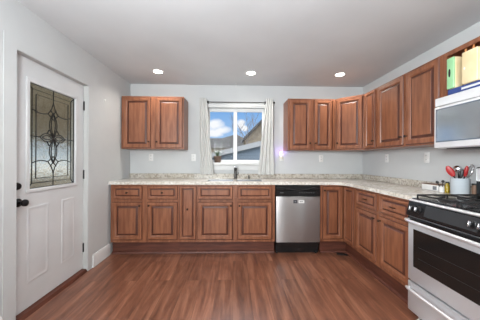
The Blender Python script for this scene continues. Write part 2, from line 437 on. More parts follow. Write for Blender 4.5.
# hardware
mb = MB(); mb.lathe([(.0, .0), (.030, .0), (.030, -.012), (.024, -.022), (.0, -.022)], (dloc(1.848), 0, .995 - ZF), 'y')
db = mb.build('deadbolt', m_black, door)
mb = MB(); mb.lathe([(.0, .0), (.034, .0), (.034, -.010), (.020, -.016), (.012, -.020), (.012, -.038), (.022, -.044), (.029, -.058), (.027, -.070), (.016, -.078), (.0, -.079)], (dloc(1.858), 0, .862 - ZF), 'y')
mb.build('door_knob', m_black, door)
for z in (1.826, 1.04, .20):
    mb = MB(); mb.box(W - .012, W + .0, -.004, 0, z - ZF - .05, z - ZF + .05); mb.lathe([(.0075, -.052), (.0075, .052)], (W - .006, -.006, z - ZF), 'z', 10)
    mb.build('hinge', m_black, door)

# ------------------------------------------------------------------ kitchen window
win = bpy.data.objects.new('window_1', None); C.objects.link(win); win['kind'] = 'structure'; win.location = (0, YB, 0)
# interior casing around the opening
mb = MB()
cw = .06
mb.bbox(WX0 - cw, WX1 + cw, -.016, -.0005, WZ1, WZ1 + .05, .003, 1)
mb.bbox(WX0 - cw, WX0, -.016, -.0005, WZ0 - .02, WZ1, .003, 1).bbox(WX1, WX1 + cw, -.016, -.0005, WZ0 - .02, WZ1, .003, 1)
mb.bbox(WX0 - cw, WX1 + cw, -.014, -.0005, WZ0 - .115, WZ0 - .03, .003, 1)
struct('window_casing', mb, m_white, win)
mb = MB(); mb.bbox(WX0 - cw - .015, WX1 + cw + .015, -.10, .085, WZ0 - .028, WZ0 + .006, .004, 2); struct('window_sill', mb, m_white, win)
mb = MB()
GX = [(-.403, -.005), (.054, .478)]; GZ0, GZ1 = 1.216, 2.025
y0, y1 = .085, .125
mb.box(WX0, GX[0][0], y0, y1, WZ0, WZ1).box(GX[0][1], GX[1][0], y0 - .01, y1, WZ0, WZ1).box(GX[1][1], WX1, y0, y1, WZ0, WZ1)
for (a, b_) in GX: mb.box(a, b_, y0, y1, WZ0, GZ0).box(a, b_, y0, y1, GZ1, WZ1)
struct('window_frame', mb, m_white, win)
for (a, b_) in GX: MB().box(a, b_, .103, .107, GZ0, GZ1).build('window_pane', m_glass, win)
mb = MB(); mb.bbox(-.13, -.05, .070, .086, WZ0 + .03, WZ0 + .042, .003, 1); mb.build('window_latch', m_white, win)

# ------------------------------------------------------------------ recessed ceiling lights
def ceiling_light(x, y, label, group):
    t = thing('ceiling_light', label, 'light', (x, y, ZC), 0, group)
    mb = MB(); mb.lathe([(.058, -.001), (.062, -.006), (.078, -.004), (.080, -.0005)], n=32, caps=False); mb.build('trim_ring', m_white, t)
    mb = MB(); mb.lathe([(0, -.003), (.060, -.003), (.060, -.0006)], n=32, caps=False); mb.build('lens', m_lamp, t)
    l = bpy.data.lights.new('downlight', 'SPOT'); l.energy = SPOT_E; l.color = (.98, .93, .85); l.spot_size = math.radians(150); l.spot_blend = .6; l.shadow_soft_size = .05
    o = bpy.data.objects.new('downlight', l); C.objects.link(o); o.parent = t; o.location = (0, 0, -.02)
    return t
ceiling_light(-1.059, 3.18, 'round recessed ceiling light above the left wall cabinet', 'recessed ceiling lights')
ceiling_light(.238, 3.18, 'round recessed ceiling light in front of the window', 'recessed ceiling lights')
ceiling_light(1.509, 3.18, 'round recessed ceiling light above the corner cabinet at right', 'recessed ceiling lights')
for (x, y) in ((-1.059, .9), (.238, .9), (1.509, .9), (-1.059, -1.3), (.238, -1.3), (1.509, -1.3)):
    ceiling_light(x, y, 'round recessed ceiling light behind the viewer', 'recessed ceiling lights')
mb = MB(); mb.lathe([(.012, 0), (.012, -.004), (.003, -.006), (.003, -.012)], n=10); mb.tube([(0, 0, -.01), (.008, 0, -.02), (.012, 0, -.032), (.004, 0, -.042), (-.008, 0, -.036)], .003, 6)
tag(mb.build('ceiling_hook', m_white, None, (.03, 3.62, ZC - .0005)), 'small white hook screwed into the ceiling above the window', 'hook')

# ------------------------------------------------------------------ cabinets
FR = .02      # door thickness
DOORP = [(0, -.012, 1), (.005, -.017, 1), (.006, -.017), (.009, -.020), (.045, -.020), (.050, -.015), (.0545, -.014), (.060, -.005, 1), (.0635, -.005, 1), (.084, -.0165), (.0865, -.0188, 1), (.0875, -.0188)]
DRAWP = [(0, -.012, 1), (.005, -.017, 1), (.006, -.017), (.009, -.020), (.028, -.020), (.032, -.015), (.0355, -.014), (.040, -.007, 1), (.0425, -.007, 1), (.055, -.0155), (.057, -.018, 1), (.058, -.018)]
def knob(parent, x, z, y=-.019, pull=False):
    mb = MB()
    if pull:
        mb.tube([(x - .030, y, z), (x - .028, y - .018, z + .002), (x - .012, y - .024, z + .003), (x + .012, y - .024, z + .003), (x + .028, y - .018, z + .002), (x + .030, y, z)], [.005, .005, .0055, .0055, .005, .005], 8)
        return mb.build('pull', m_dark, parent)
    mb.lathe([(0, y), (.009, y), (.006, y - .006), (.006, y - .014), (.012, y - .020), (.0135, y - .026), (.010, y - .031), (0, y - .032)], (x, 0, z), 'y', 16)
    return mb.build('knob', m_dark, parent)
def front(parent, name, x0, x1, z0, z1, k=None, pull=False, small=False):
    mb = MB(); p = DRAWP if name == 'drawer' or small else DOORP
    mb.panel(x0, x1, z0, z1, p, back=-.001)
    o = mb.build(name, m_wood, parent)
    if k: knob(o, k[0], k[1], -.019 if not pull and False else -.019, pull)
    return o
def cab_body(parent, w, z0, z1, d, frame=None):
    """body box with a face frame standing proud"""
    MB().box(0.001, w - .001, .019, d, z0, z1).build('body', m_wood, parent)
    mb = MB()
    st = .03
    xs = frame or []
    mb.box(0.0005, st, 0, .018, z0, z1).box(w - st, w - .0005, 0, .018, z0, z1)
    mb.box(st, w - st, 0, .018, z1 - st, z1).box(st, w - st, 0, .018, z0, z0 + st)
    for f in xs: mb.box(*f)
    mb.build('face_frame', m_wood, parent)
ZR, ZCB = .0887, .875
BD = .608
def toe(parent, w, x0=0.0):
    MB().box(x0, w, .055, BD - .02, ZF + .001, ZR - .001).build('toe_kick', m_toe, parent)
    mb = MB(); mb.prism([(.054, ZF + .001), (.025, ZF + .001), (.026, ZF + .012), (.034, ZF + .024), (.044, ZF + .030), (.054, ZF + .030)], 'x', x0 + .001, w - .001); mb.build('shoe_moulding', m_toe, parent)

YFACE = YB - .61
# --- back run base cabinets. local origin: front-left at face, local +y into the wall
def base_cab(label, x0, x1, rz=0, y=YFACE, x=None):
    return thing('base_cabinet', label, 'cabinet', (x0 if x is None else x, y, 0), rz, None)
c = base_cab('brown wooden base cabinet with two drawers above two doors, beside the white entry door', -1.66, -.745)
w = .915
cab_body(c, w, ZR, ZCB, BD, [(w / 2 - .034, w / 2 + .034, .0005, .0175, ZR + .03, ZCB - .03), (.03, w - .03, .001, .017, .64, .674)])
for (a, b_, kx) in ((.026, .425, 0), (.493, .90, 1)):
    front(c, 'drawer', a, b_, .676, .858, ((a + b_) / 2, .767))
    front(c, 'door', a, b_, .126, .640, ((b_ - .026) if not kx else (a + .026), .592))
toe(c, w)
c = base_cab('narrow brown pull-out base cabinet with one tall door and a central knob', -.745, -.5)
w = .245
cab_body(c, w, ZR, ZCB, BD)
front(c, 'door', .010, w - .006, .126, .858, (w / 2, .545), small=True)
toe(c, w)
c = base_cab('wide brown sink base cabinet with two false drawer fronts over two doors, under the window', -.5, .575)
w = 1.073
cab_body(c, w, ZR, .70, BD, [])
MB().box(.001, w - .001, 0, .07, .701, ZCB).build('apron_rail', m_wood, c)
MB().box(w / 2 - .034, w / 2 + .034, .0005, .0175, ZR + .03, .699).build('centre_stile', m_wood, c)
for (a, b_, kx) in ((.014, .490, 0), (.558, 1.030, 1)):
    front(c, 'drawer', a, b_, .676, .858)
    front(c, 'door', a, b_, .126, .640, ((b_ - .024) if not kx else (a + .024), .592))
toe(c, w)
# corner (lazy susan) base cabinet: L-shaped
c = thing('corner_base_cabinet', 'brown L-shaped corner base cabinet with two hinged narrow doors, right of the dishwasher', 'cabinet', (1.222, YFACE, 0))
x0, xc, xr = 0.0, XR - .61 - 1.222, XR - 1.222 - .002
yb, yend = .608, -(YFACE - 2.806)
mb = MB(); mb.prism([(x0 + .001, .019), (xc + .019, .019), (xc + .019, yend + .001), (xr, yend + .001), (xr, yb), (x0 + .001, yb)], 'z', ZR, ZCB); mb.build('body', m_wood, c)
mb = MB(); mb.box(x0, xc + .018, 0, .018, ZR, ZR + .03).box(x0, xc + .018, 0, .018, ZCB - .02, ZCB).box(x0 - .015, .012, 0, .018, ZR, ZCB)
mb.box(xc, xc + .018, yend, 0, ZR, ZR + .03).box(xc, xc + .018, yend, 0, ZCB - .02, ZCB).box(xc, xc + .018, yend, yend + .018, ZR, ZCB); mb.build('face_frame', m_wood, c)
front(c, 'door', .012, xc - .022, .126, .858, (.030, .800))
h = bpy.data.objects.new('door', None)
mb = MB(); mb.panel(.024, -yend - .022, .126, .858, DRAWP, back=-.001); mb.build('door', m_wood, c, (xc, 0, 0), (0, 0, -PI / 2))
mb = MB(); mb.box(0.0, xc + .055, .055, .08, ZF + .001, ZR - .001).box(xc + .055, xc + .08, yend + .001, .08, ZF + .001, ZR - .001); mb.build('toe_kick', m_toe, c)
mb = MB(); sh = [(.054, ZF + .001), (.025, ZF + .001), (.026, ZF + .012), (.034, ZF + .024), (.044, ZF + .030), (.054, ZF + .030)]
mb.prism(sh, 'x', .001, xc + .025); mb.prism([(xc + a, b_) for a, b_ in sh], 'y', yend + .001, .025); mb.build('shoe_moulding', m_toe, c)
bpy.data.objects.remove(h)
# right run 36 inch cabinet, u runs towards the camera
c = thing('base_cabinet', 'brown wooden base cabinet with two drawers above two doors, beside the gas range', 'cabinet', (XR - .61, 2.805, 0), -PI / 2)
w = .912
cab_body(c, w, ZR, ZCB, BD, [(w / 2 - .034, w / 2 + .034, .0005, .0175, ZR + .03, ZCB - .03), (.03, w - .03, .001, .017, .64, .674)])
for (a, b_, kx) in ((.030, .430, 0), (.480, .895, 1)):
    front(c, 'drawer', a, b_, .676, .858, ((a + b_) / 2, .767), pull=True)
    front(c, 'door', a, b_, .126, .640, ((b_ - .026) if not kx else (a + .026), .592))
toe(c, w)

# --- dishwasher
c = thing('dishwasher', 'stainless steel dishwasher with black control panel under the counter', 'dishwasher', (.577, YFACE, 0))
w = .625
MB().box(.004, w - .004, .005, BD - .02, .075, ZCB - .004).build('body', m_blackp, c)
mb = MB(); mb.bbox(.010, w - .010, -.030, .004, .086, .716, .006, 2); mb.build('door_panel', m_steelv, c)
mb = MB()
pts = []
# control panel with a curved finger recess cut in the upper middle
mb.bbox(.008, w - .008, -.034, .004, .720, .800, .004, 1)
mb.bbox(.008, w - .008, -.026, .004, .800, .868, .004, 1)
cp = mb.build('control_panel', m_blackp, c)
mb = MB(); pts = []
for k in range(21):
    u = k / 20; x = .16 + .29 * u; z = .822 - .020 * math.sin(PI * u) ** 1.4
    pts.append((x, -.031, z))
mb.tube([(.012, -.030, .836), (.10, -.030, .836)] + pts + [(.52, -.030, .836), (w - .012, -.030, .836)], .007, 8); mb.build('finger_grip', m_blk, cp)
mb = MB()
for k in range(7): mb.box(.32 + k * .032, .342 + k * .032, -.0346, -.0340, .768, .7715)
m_prt = mat('grey_print', srgb(120, 122, 124), .5)
mb.build('button_marks', m_prt, cp)
mb = MB()
for k in range(6): mb.box(.060 + k * .009, .066 + k * .009, -.0346, -.0340, .766, .772)
mb.build('brand_print', m_prt, cp)
mb = MB(); mb.box(.245, .300, -.0308, -.0302, .624, .672); mb.build('dark_sticker', mat('dark_sticker', srgb(58, 58, 62), .5), c)
mb = MB(); mb.box(.262, .282, -.0312, -.0309, .640, .655); mb.build('sticker_mark', mat('sticker_mark_grey', srgb(120, 120, 125), .5), c)
lb = MB().box(.318, .395, -.0308, -.0302, .626, .666).build('white_label', m_white_pl, c)
mb = MB()
for k in range(5): mb.box(.332 + k * .010, .339 + k * .010, -.0312, -.0309, .642, .652)
mb.build('label_print', m_slot, lb)
MB().box(.012, w - .012, .035, .06, ZF + .001, .078).build('toe_panel', m_blackp, c)
for x in (.03, w - .05): MB().lathe([(.012, ZF + .001), (.012, ZF + .02)], (x, .02, 0), 'z', 10).build('leg', m_rubber, c)
MB().box(.012, w - .012, .003, .036, .03, .074).build('toe_lip', m_blackp, c)

# ------------------------------------------------------------------ countertop, L-shaped with cut-outs
CE = .635
CY = YB - CE; CX = XR - CE
z0, z1 = .876, .914
S1, S2 = (-.38, .0), (.045, .425)       # bowls
SY0, SY1 = 3.215, 3.50
mb = MB()
def slab_poly(mb, pts): mb.prism(pts, 'z', z0, z1)
xs = [XL + .001, S1[0], S1[1], S2[0], S2[1]]
mb.box(XL + .001, S1[0], CY, YB - .001, z0, z1)
mb.box(S1[0], S2[1], CY, SY0, z0, z1).box(S1[0], S2[1], SY1, YB - .001, z0, z1).box(S1[1], S2[0], SY0, SY1, z0, z1)
# main right part with rounded inner corner and nosing
R = .14
arc_pts = [(CX - R + R * math.sin(a), CY - R + R * math.cos(a)) for a in []]
cc = (CX - R, CY - R)
arcp = [(cc[0] + R * math.sin(a), cc[1] + R * math.cos(a)) for a in [i * PI / 2 / 8 for i in range(9)]]
slab_poly(mb, [(S2[1], YB - .001), (S2[1], CY)] + arcp + [(CX, 1.892), (XR - .001, 1.892), (XR - .001, YB - .001)])
ct = mb.build('countertop', m_gran)
tag(ct, 'pale speckled granite countertop running along back and right walls', 'countertop')
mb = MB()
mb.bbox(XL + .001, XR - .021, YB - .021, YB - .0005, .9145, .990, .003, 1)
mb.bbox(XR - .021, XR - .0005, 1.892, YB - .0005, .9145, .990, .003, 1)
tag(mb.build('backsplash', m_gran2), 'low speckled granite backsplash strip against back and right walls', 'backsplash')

# sink
snk = thing('sink', 'double bowl stainless steel sink set under the window', 'sink', ((S1[0] + S2[1]) / 2, (SY0 + SY1) / 2, .90))
ox, oy, oz = snk.location
for (a, b_) in (S1, S2):
    mb = MB()
    X0, X1, Y0, Y1 = a + .001 - ox, b_ - .001 - ox, SY0 + .001 - oy, SY1 - .001 - oy
    t_, zt_, zb_ = .004, .912 - oz, .735 - oz
    mb.box(X0, X0 + t_, Y0, Y1, zb_, zt_).box(X1 - t_, X1, Y0, Y1, zb_, zt_).box(X0, X1, Y0, Y0 + t_, zb_, zt_).box(X0, X1, Y1 - t_, Y1, zb_, zt_).box(X0, X1, Y0, Y1, zb_ - .003, zb_)
    bowl = mb.build('bowl', m_sinkst, snk)
    MB().lathe([(.0, zb_ + .001), (.04, zb_ + .001), (.042, zb_ + .004), (.03, zb_ + .0035)], ((X0 + X1) / 2, 0, 0), 'z').build('drain', m_chrome, bowl)
# faucet
fc = thing('faucet', 'dark metal kitchen faucet behind the double sink', 'faucet', (.028, 3.635, .9145))
m_fauc = mat('brushed_dark_nickel', srgb(92, 90, 88), .3, .9)
MB().lathe([(.028, 0), (.028, .008), (.024, .014), (.022, .05), (.021, .12)]).build('body', m_fauc, fc)
mb = MB(); mb.tube([(0, 0, .12), (0, -.004, .155), (0, -.03, .185), (0, -.07, .195), (0, -.12, .185), (0, -.15, .16)], [.021, .020, .019, .020, .023, .026], 12); sp = mb.build('spout', m_fauc, fc)
mb = MB(); mb.lathe([(.021, .145), (.020, .152)], (0, -.15, 0)); mb.build('spray_head', m_blk, sp)
mb = MB(); mb.tube([(.016, 0, .06), (.04, 0, .065), (.048, .0, .10)], [.008, .007, .006], 8); mb.build('handle', m_fauc, fc)
mb = MB(); mb.lathe([(.018, 0), (.018, .006), (.011, .010), (.010, .04), (.012, .045), (.010, .052)]); mb.tube([(0, 0, .05), (0, -.015, .060), (0, -.04, .058)], .006, 8)
tag(mb.build('soap_dispenser', m_fauc, None, (.245, 3.635, .9145)), 'short dark metal soap dispenser right of the faucet', 'soap dispenser')

# ------------------------------------------------------------------ wall cabinets
UB, UT, UD = 1.367, 2.146, .325
def wall_cab(label, loc, rz=0): return thing('wall_cabinet', label, 'cabinet', loc, rz)
def upper_body(c, w, d=UD - .002, splits=()):
    MB().box(.001, w - .001, .019, d, 0, UT - UB).build('body', m_wood, c)
    mb = MB(); st = .028
    mb.box(.0005, st, 0, .018, 0, UT - UB).box(w - st, w - .0005, 0, .018, 0, UT - UB).box(st, w - st, 0, .018, UT - UB - st, UT - UB).box(st, w - st, 0, .018, 0, st)
    for s in splits: mb.box(s - .036, s + .036, .0005, .0175, st, UT - UB - st)
    mb.build('face_frame', m_wood, c)
hz = UT - UB
c = wall_cab('brown two-door wall cabinet alone on the back wall left of the window', (-1.662, YB - UD, UB + .006)); w = .917
upper_body(c, w, splits=(.468,))
for (a, b_, kx) in ((.030, .432, 0), (.504, .900, 1)): front(c, 'door', a, b_, .014, hz - .016, ((b_ - .022) if not kx else (a + .022), .105))
c = wall_cab('brown two-door wall cabinet on the back wall right of the window', (.817, YB - UD, UB)); w = .716
upper_body(c, w, splits=(.371,))
for (a, b_, kx) in ((.018, .350, 0), (.392, .672, 1)): front(c, 'door', a, b_, .014, hz - .016, ((b_ - .022) if not kx else (a + .022), .105))
# diagonal corner
c = thing('corner_wall_cabinet', 'brown diagonal corner wall cabinet with a single wide door', 'cabinet', (XR - .61, YB - UD, UB))
mb = MB(); q = UD
A = Vector((0, 0)); B = Vector((.61 - UD, -(.61 - UD)))
mb.prism([(0.0, .0), (B.x, B.y), (.608, B.y), (.608, UD - .002), (0.0, UD - .002)], 'z', 0, hz); mb.build('body', m_wood, c)
dl = (B - A).length; ang = math.atan2(B.y, B.x)
mb = MB(); mb.panel(.022, dl - .022, .014, hz - .016, DOORP, back=-.001); o = mb.build('door', m_wood, c, (0, 0, 0), (0, 0, ang)); knob(o, .046, .105)
# right run
c = wall_cab('narrow brown single-door wall cabinet on the right wall, next to the corner cabinet', (XR - UD, 3.109, UB), -PI / 2); w = .277
upper_body(c, w)
front(c, 'door', .028, w - .022, .014, hz - .016, (w - .046, .105), small=True)
c = wall_cab('brown two-door wall cabinet on the right wall, next to the microwave', (XR - UD, 2.830, UB), -PI / 2); w = .903
upper_body(c, w, splits=(.478,))
for (a, b_, kx) in ((.024, .462, 0), (.496, .884, 1)): front(c, 'door', a, b_, .014, hz - .016, ((b_ - .022) if not kx else (a + .022), .105))
# open rack cabinet above the microwave
MZ0, MZ1 = 1.322, 1.752
c = thing('plate_rack_cabinet', 'open brown wall cabinet with thin light wood spindles above the microwave', 'cabinet', (XR - UD, 1.925, MZ1 + .004), -PI / 2)
w = .762; hh = UT - MZ1 - .004
mb = MB(); mb.box(.001, .02, .019, UD - .002, 0, hh).box(w - .02, w, .019, UD - .002, 0, hh).box(.02, w - .02, .019, UD - .002, hh - .018, hh).box(.02, w - .02, .019, UD - .002, 0, .016).box(.02, w - .02, UD - .012, UD - .002, .016, hh - .018)
mb.build('body', m_wood, c)
mb = MB(); mb.box(.0005, .032, 0, .018, 0, hh).box(w - .032, w, 0, .018, 0, hh).box(.032, w - .032, 0, .018, hh - .035, hh); mb.build('face_frame', m_wood, c)
for k in range(9):
    x = .166 + k * .060
    MB().tube([(x, .028, .016), (x, .028, hh - .018)], .008, 10).build('spindle', m_orange, c)

# ------------------------------------------------------------------ microwave
c = thing('microwave', 'silver over-the-range microwave with glass door above the stove', 'microwave', (XR - .40, 1.923, MZ0), -PI / 2)
w = .758; mh = MZ1 - MZ0
MB().box(0, w, .03, .398, 0, mh - .0).build('body', m_appl, c)
mb = MB(); mb.bbox(0, w, .0, .029, mh - .072, mh, .004, 1); mb.build('vent_strip', m_appl, c)
mb = MB(); mb.bbox(0, .575, -.006, .029, .004, mh - .078, .006, 2); dr = mb.build('door', m_appl, c)
MB().bbox(.030, .52, -.0085, -.0055, .060, mh - .105, .001, 1).build('door_glass', mat('dark_window_glass', srgb(176, 182, 188), .14, .8), dr)
mb = MB(); 
for (a, b_, d_, e_) in ((.022, .528, .052, .060), (.022, .528, mh - .105, mh - .097), (.022, .030, .052, mh - .097), (.52, .528, .052, mh - .097)): mb.box(a, b_, -.010, -.0055, d_, e_)
mb.build('glass_border', mat('blue_grey_gasket', srgb(92, 104, 118), .3), dr)
mb = MB(); mb.tube([(.552, -.006, .05), (.552, -.035, .07), (.552, -.035, mh - .12), (.552, -.006, mh - .10)], .010, 10); mb.build('handle', m_chrome, dr)
MB().bbox(.579, w, -.006, .029, .004, mh - .078, .004, 1).build('keypad', m_blackp, c)
MB().box(.05, w - .05, .06, .36, -.006, -.0005).build('grease_filter', m_iron, c)

# ------------------------------------------------------------------ gas range
SX = 1.488; SY = 1.884; SW = .760
c = thing('gas_range', 'stainless steel and black gas range with oven door and bottom drawer', 'stove', (SX, SY, 0), -PI / 2)
D_ = XR - SX - .004
MB().box(.002, SW - .002, .03, D_, ZF + .06, .868).build('body', m_blackp, c)
# cooktop: a shallow black pan with a bright front edge
mb = MB(); mb.bbox(0, SW, .03, D_ - .07, .868, .902, .006, 2); ck = mb.build('cooktop', m_blackp, c)
mb = MB(); mb.tube([(.004, .012, .884), (SW - .004, .012, .884)], .009, 10); mb.bbox(0, SW, .01, .034, .874, .893, .003, 1); mb.build('front_trim', m_satin, c)
# control panel sloping
mb = MB(); mb.prism([(.034, .874), (.006, .874), (-.018, .775), (-.018, .760), (.034, .760)], 'x', .0, SW); cp = mb.build('control_panel', m_blackp, c)
m_panelg = mat('dark_grey_panel', srgb(62, 63, 65), .35, .5)
mb = MB(); mb.prism([(.0045, .866), (.0015, .866), (-.0187, .783), (-.0157, .783)], 'x', .175, SW - .20); mb.build('panel_insert', m_panelg, cp)
m_knob = mat('black_knob', srgb(26, 26, 28), .3)
kn = None
for Yk in (1.822, 1.766, 1.355, 1.299, 1.20):
    u = SY - Yk
    e = thing('tmp', 'x', 'x'); bpy.data.objects.remove(e)
    mb = MB(); mb.lathe([(0, 0), (.025, 0), (.025, -.006), (.019, -.010), (.017, -.028), (0, -.029)], (0, 0, 0), 'y', 18)
    k = mb.build('burner_knob', m_knob, c, (u, -.008, .822), (math.radians(-13), 0, 0))
    mb = MB(); mb.bbox(-.004, .004, -.036, -.026, -.017, .017, .002, 1); mb.build('knob_grip', m_chrome, k)
# oven door
mb = MB()
OD0, OD1 = .222, .752
wx0, wx1, wz0, wz1 = .062, SW - .062, .345, .655
mb.bbox(.002, SW - .002, -.004, .028, OD0, OD1, .006, 2)
dr = mb.build('oven_door', m_steel, c)
MB().bbox(wx0, wx1, -.008, -.0035, wz0, wz1, .002, 1).build('oven_window', m_glassblk, dr)
mb = MB()
for z in (.43, .52): mb.box(wx0 + .05, wx1 - .05, -.0086, -.0081, z, z + .003)
mb.build('rack_line', m_panelg, dr)
MB().bbox(.002, SW - .002, -.0055, -.004, .700, .750, .0005, 1).build('door_top_band', m_blackp, dr)
mb = MB(); hp = [(.012, -.006, .722), (.018, -.035, .724), (.05, -.052, .725)] + [(.05 + (SW - .10) * k / 8, -.056, .725) for k in range(1, 8)] + [(SW - .05, -.052, .725), (SW - .018, -.035, .724), (SW - .012, -.006, .722)]
mb.tube(hp, .0125, 12); mb.build('door_handle', m_satin, dr)
# drawer
mb = MB(); mb.bbox(.002, SW - .002, -.004, .028, -.036, .208, .006, 2); dw = mb.build('drawer', m_steel, c)
mb = MB(); hp = [(.018, -.006, .150), (.022, -.030, .158), (.05, -.042, .162)] + [(.05 + (SW - .10) * k / 8, -.045, .162) for k in range(1, 8)] + [(SW - .05, -.042, .162), (SW - .022, -.030, .158), (SW - .018, -.006, .150)]
mb.tube(hp, .011, 12); mb.build('drawer_handle', m_satin, dw)
for (u, v) in ((.05, .07), (SW - .05, .07), (.05, D_ - .06), (SW - .05, D_ - .06)):
    MB().lathe([(.016, ZF + .001), (.016, ZF + .061)], (u, v, 0), 'z', 12).build('leg', m_rubber, c)
# burners and grates
for (u, v) in ((.20, .18), (.56, .18), (.20, .42), (.56, .42)):
    MB().lathe([(0, .9025), (.075, .9025), (.072, .906), (.04, .906), (.04, .914), (.036, .918), (0, .918)], (u, v, 0), 'z', 24).build('burner', m_iron, c)
    MB().lathe([(.095, .9022), (.100, .9034), (.085, .9045), (.078, .9030)], (u, v, 0), 'z', 28, False).build('burner_bowl', m_chrome, c)
for u0 in (.03, .395):
    mb = MB(); u1 = u0 + .335; v0, v1 = .055, .565; zg = .930; r = .0065
    mb.tube([(u0, v0, zg), (u1, v0, zg), (u1, v1, zg), (u0, v1, zg), (u0, v0, zg)], r, 6)
    mb.tube([(u0, (v0 + v1) / 2, zg), (u1, (v0 + v1) / 2, zg)], r, 6)
    for vv in (.18, .42):
        um = (u0 + u1) / 2
        for (a, b_) in (((u0, vv), (um - .05, vv)), ((u1, vv), (um + .05, vv)), ((um, vv - .12), (um, vv - .05)), ((um, vv + .12), (um, vv + .05))):
            mb.tube([(a[0], a[1], zg), (b_[0], b_[1], zg + .006)], r, 6)
    for uu in (u0, u1):
        for vv in (v0, (v0 + v1) / 2, v1): mb.tube([(uu, vv, zg), (uu, vv, .9025)], r, 6)
    mb.build('grate', m_iron, c)
# backguard
mb = MB(); mb.bbox(0, SW, D_ - .068, D_, .868, 1.165, .010, 2); bgd = mb.build('backguard', m_blackp, c)
mb = MB(); mb.bbox(.012, SW - .012, D_ - .078, D_ - .066, 1.045, 1.155, .012, 3); mb.build('backguard_panel', m_appl, c)
# stray cord under the range
mb = MB(); mb.tube([(1.52, 1.80, ZF + .011), (1.485, 1.775, ZF + .011), (1.452, 1.76, ZF + .012), (1.425, 1.735, ZF + .012), (1.425, 1.70, ZF + .012), (1.45, 1.67, ZF + .012), (1.50, 1.65, ZF + .011)], .0075, 10)
tag(mb.build('cord', m_white_pl), 'short white curved cord on the floor below the stove drawer', 'cord')

# ------------------------------------------------------------------ curtains and rod
def curtain(name, xa, xb, xa2, xb2, label, ph):
    mb = MB(); nx, nz = 72, 24; zt_, zb_ = 2.195, .985
    vs = []
    for side in (0, 1):
        for j in range(nz + 1):
            v = j / nz; z = zt_ + (zb_ - zt_) * v
            x0_ = xa + (xa2 - xa) * v; x1_ = xb + (xb2 - xb) * v
            amp = .005 + .007 * min(1, v * 3)
            for i in range(nx + 1):
                u = i / nx
                y = amp * math.sin(u * PI * 2 * 3.5 + ph + .5 * math.sin(v * 3)) + .002 * math.sin(u * 31 + v * 5)
                vs.append((x0_ + (x1_ - x0_) * u + .003 * math.sin(v * 9 + u * 6), y + side * .0015, z + (.006 * math.sin(u * 30) if j == 0 else 0)))
    fs = []; K = (nx + 1) * (nz + 1)
    for j in range(nz):
        for i in range(nx):
            a = j * (nx + 1) + i; q = (a, a + 1, a + nx + 2, a + nx + 1)
            fs.append(q); fs.append(tuple(K + k for k in q[::-1]))
    for j in range(nz):
        for i in (0, nx):
            a = j * (nx + 1) + i; fs.append((a, a + nx + 1, K + a + nx + 1, K + a))
    mb.add(vs, fs, True)
    o = mb.build(name, m_curtain, None, (0, YB - .125, 0)); return tag(o, label, 'curtain', None)
curtain('curtain', -.550, -.435, -.535, -.318, 'gathered white curtain panel hanging at the left side of the window', 0.4)
curtain('curtain', .515, .622, .385, .640, 'gathered white curtain panel hanging at the right side of the window', 2.0)
rod = thing('curtain_rod', 'thin dark curtain rod across the top of the window', 'curtain rod', (.04, YB - .092, 2.140))
m_rod = mat('dark_rod', srgb(40, 37, 36), .5, .3)
MB().tube([(-.56, 0, 0), (.60, 0, 0)], .0065, 10).build('pole', m_rod, rod)
for x in (-.565, .605):
    MB().lathe([(0, -.016), (.010, -.013), (.0155, 0), (.010, .013), (0, .016)], (x, 0, 0), 'x', 14).build('finial', m_rod, rod)
for x in (-.455, .463):
    mb = MB(); mb.lathe([(0, -.014), (.016, -.010), (.019, 0), (.016, .010), (0, .014)], (x, 0, 0), 'x', 14); mb.tube([(x, 0, -.004), (x, .05, -.010), (x, .0905, -.010)], .006, 8)
    mb.build('bracket', m_rod, rod)

# ------------------------------------------------------------------ potted plant on the sill
pl = thing('potted_plant', 'small spiky green houseplant in a brown pot on the window sill', 'plant', (-.262, YB - .03, WZ0 + .0065))
MB().lathe([(0, 0), (.046, 0), (.050, .004), (.062, .085), (.066, .088), (.066, .104), (.058, .104), (.056, .090)], n=24).build('pot', m_pot, pl)
MB().lathe([(0, .088), (.056, .088), (.055, .084)], n=20, caps=False).build('soil', m_soil, pl)
mb = MB()
for k in range(15):
    a = k * 2.4 + .3; L = .10 + .06 * random.random(); t0 = .35 + .55 * random.random()
    d = Vector((math.cos(a), math.sin(a) * .75, 0)); side = Vector((-d.y, d.x, 0)).normalized(); vs = []
    n = 7
    for i in range(n + 1):
        s = i / n; p = d * (L * s * t0) + Vector((0, 0, .088 + L * (s - .42 * t0 * s * s)))
        wd = .011 * (1 - s) ** .6 + .001
        vs += [p - side * wd, p + Vector((0, 0, -.004)), p + side * wd, p + Vector((0, 0, -.0055))]
    fs = []
    for i in range(n):
        for q in range(4): fs.append((i * 4 + q, i * 4 + (q + 1) % 4, i * 4 + 4 + (q + 1) % 4, i * 4 + 4 + q))
    mb.add(vs, fs, True)
mb.build('leaves', m_leaf, pl)

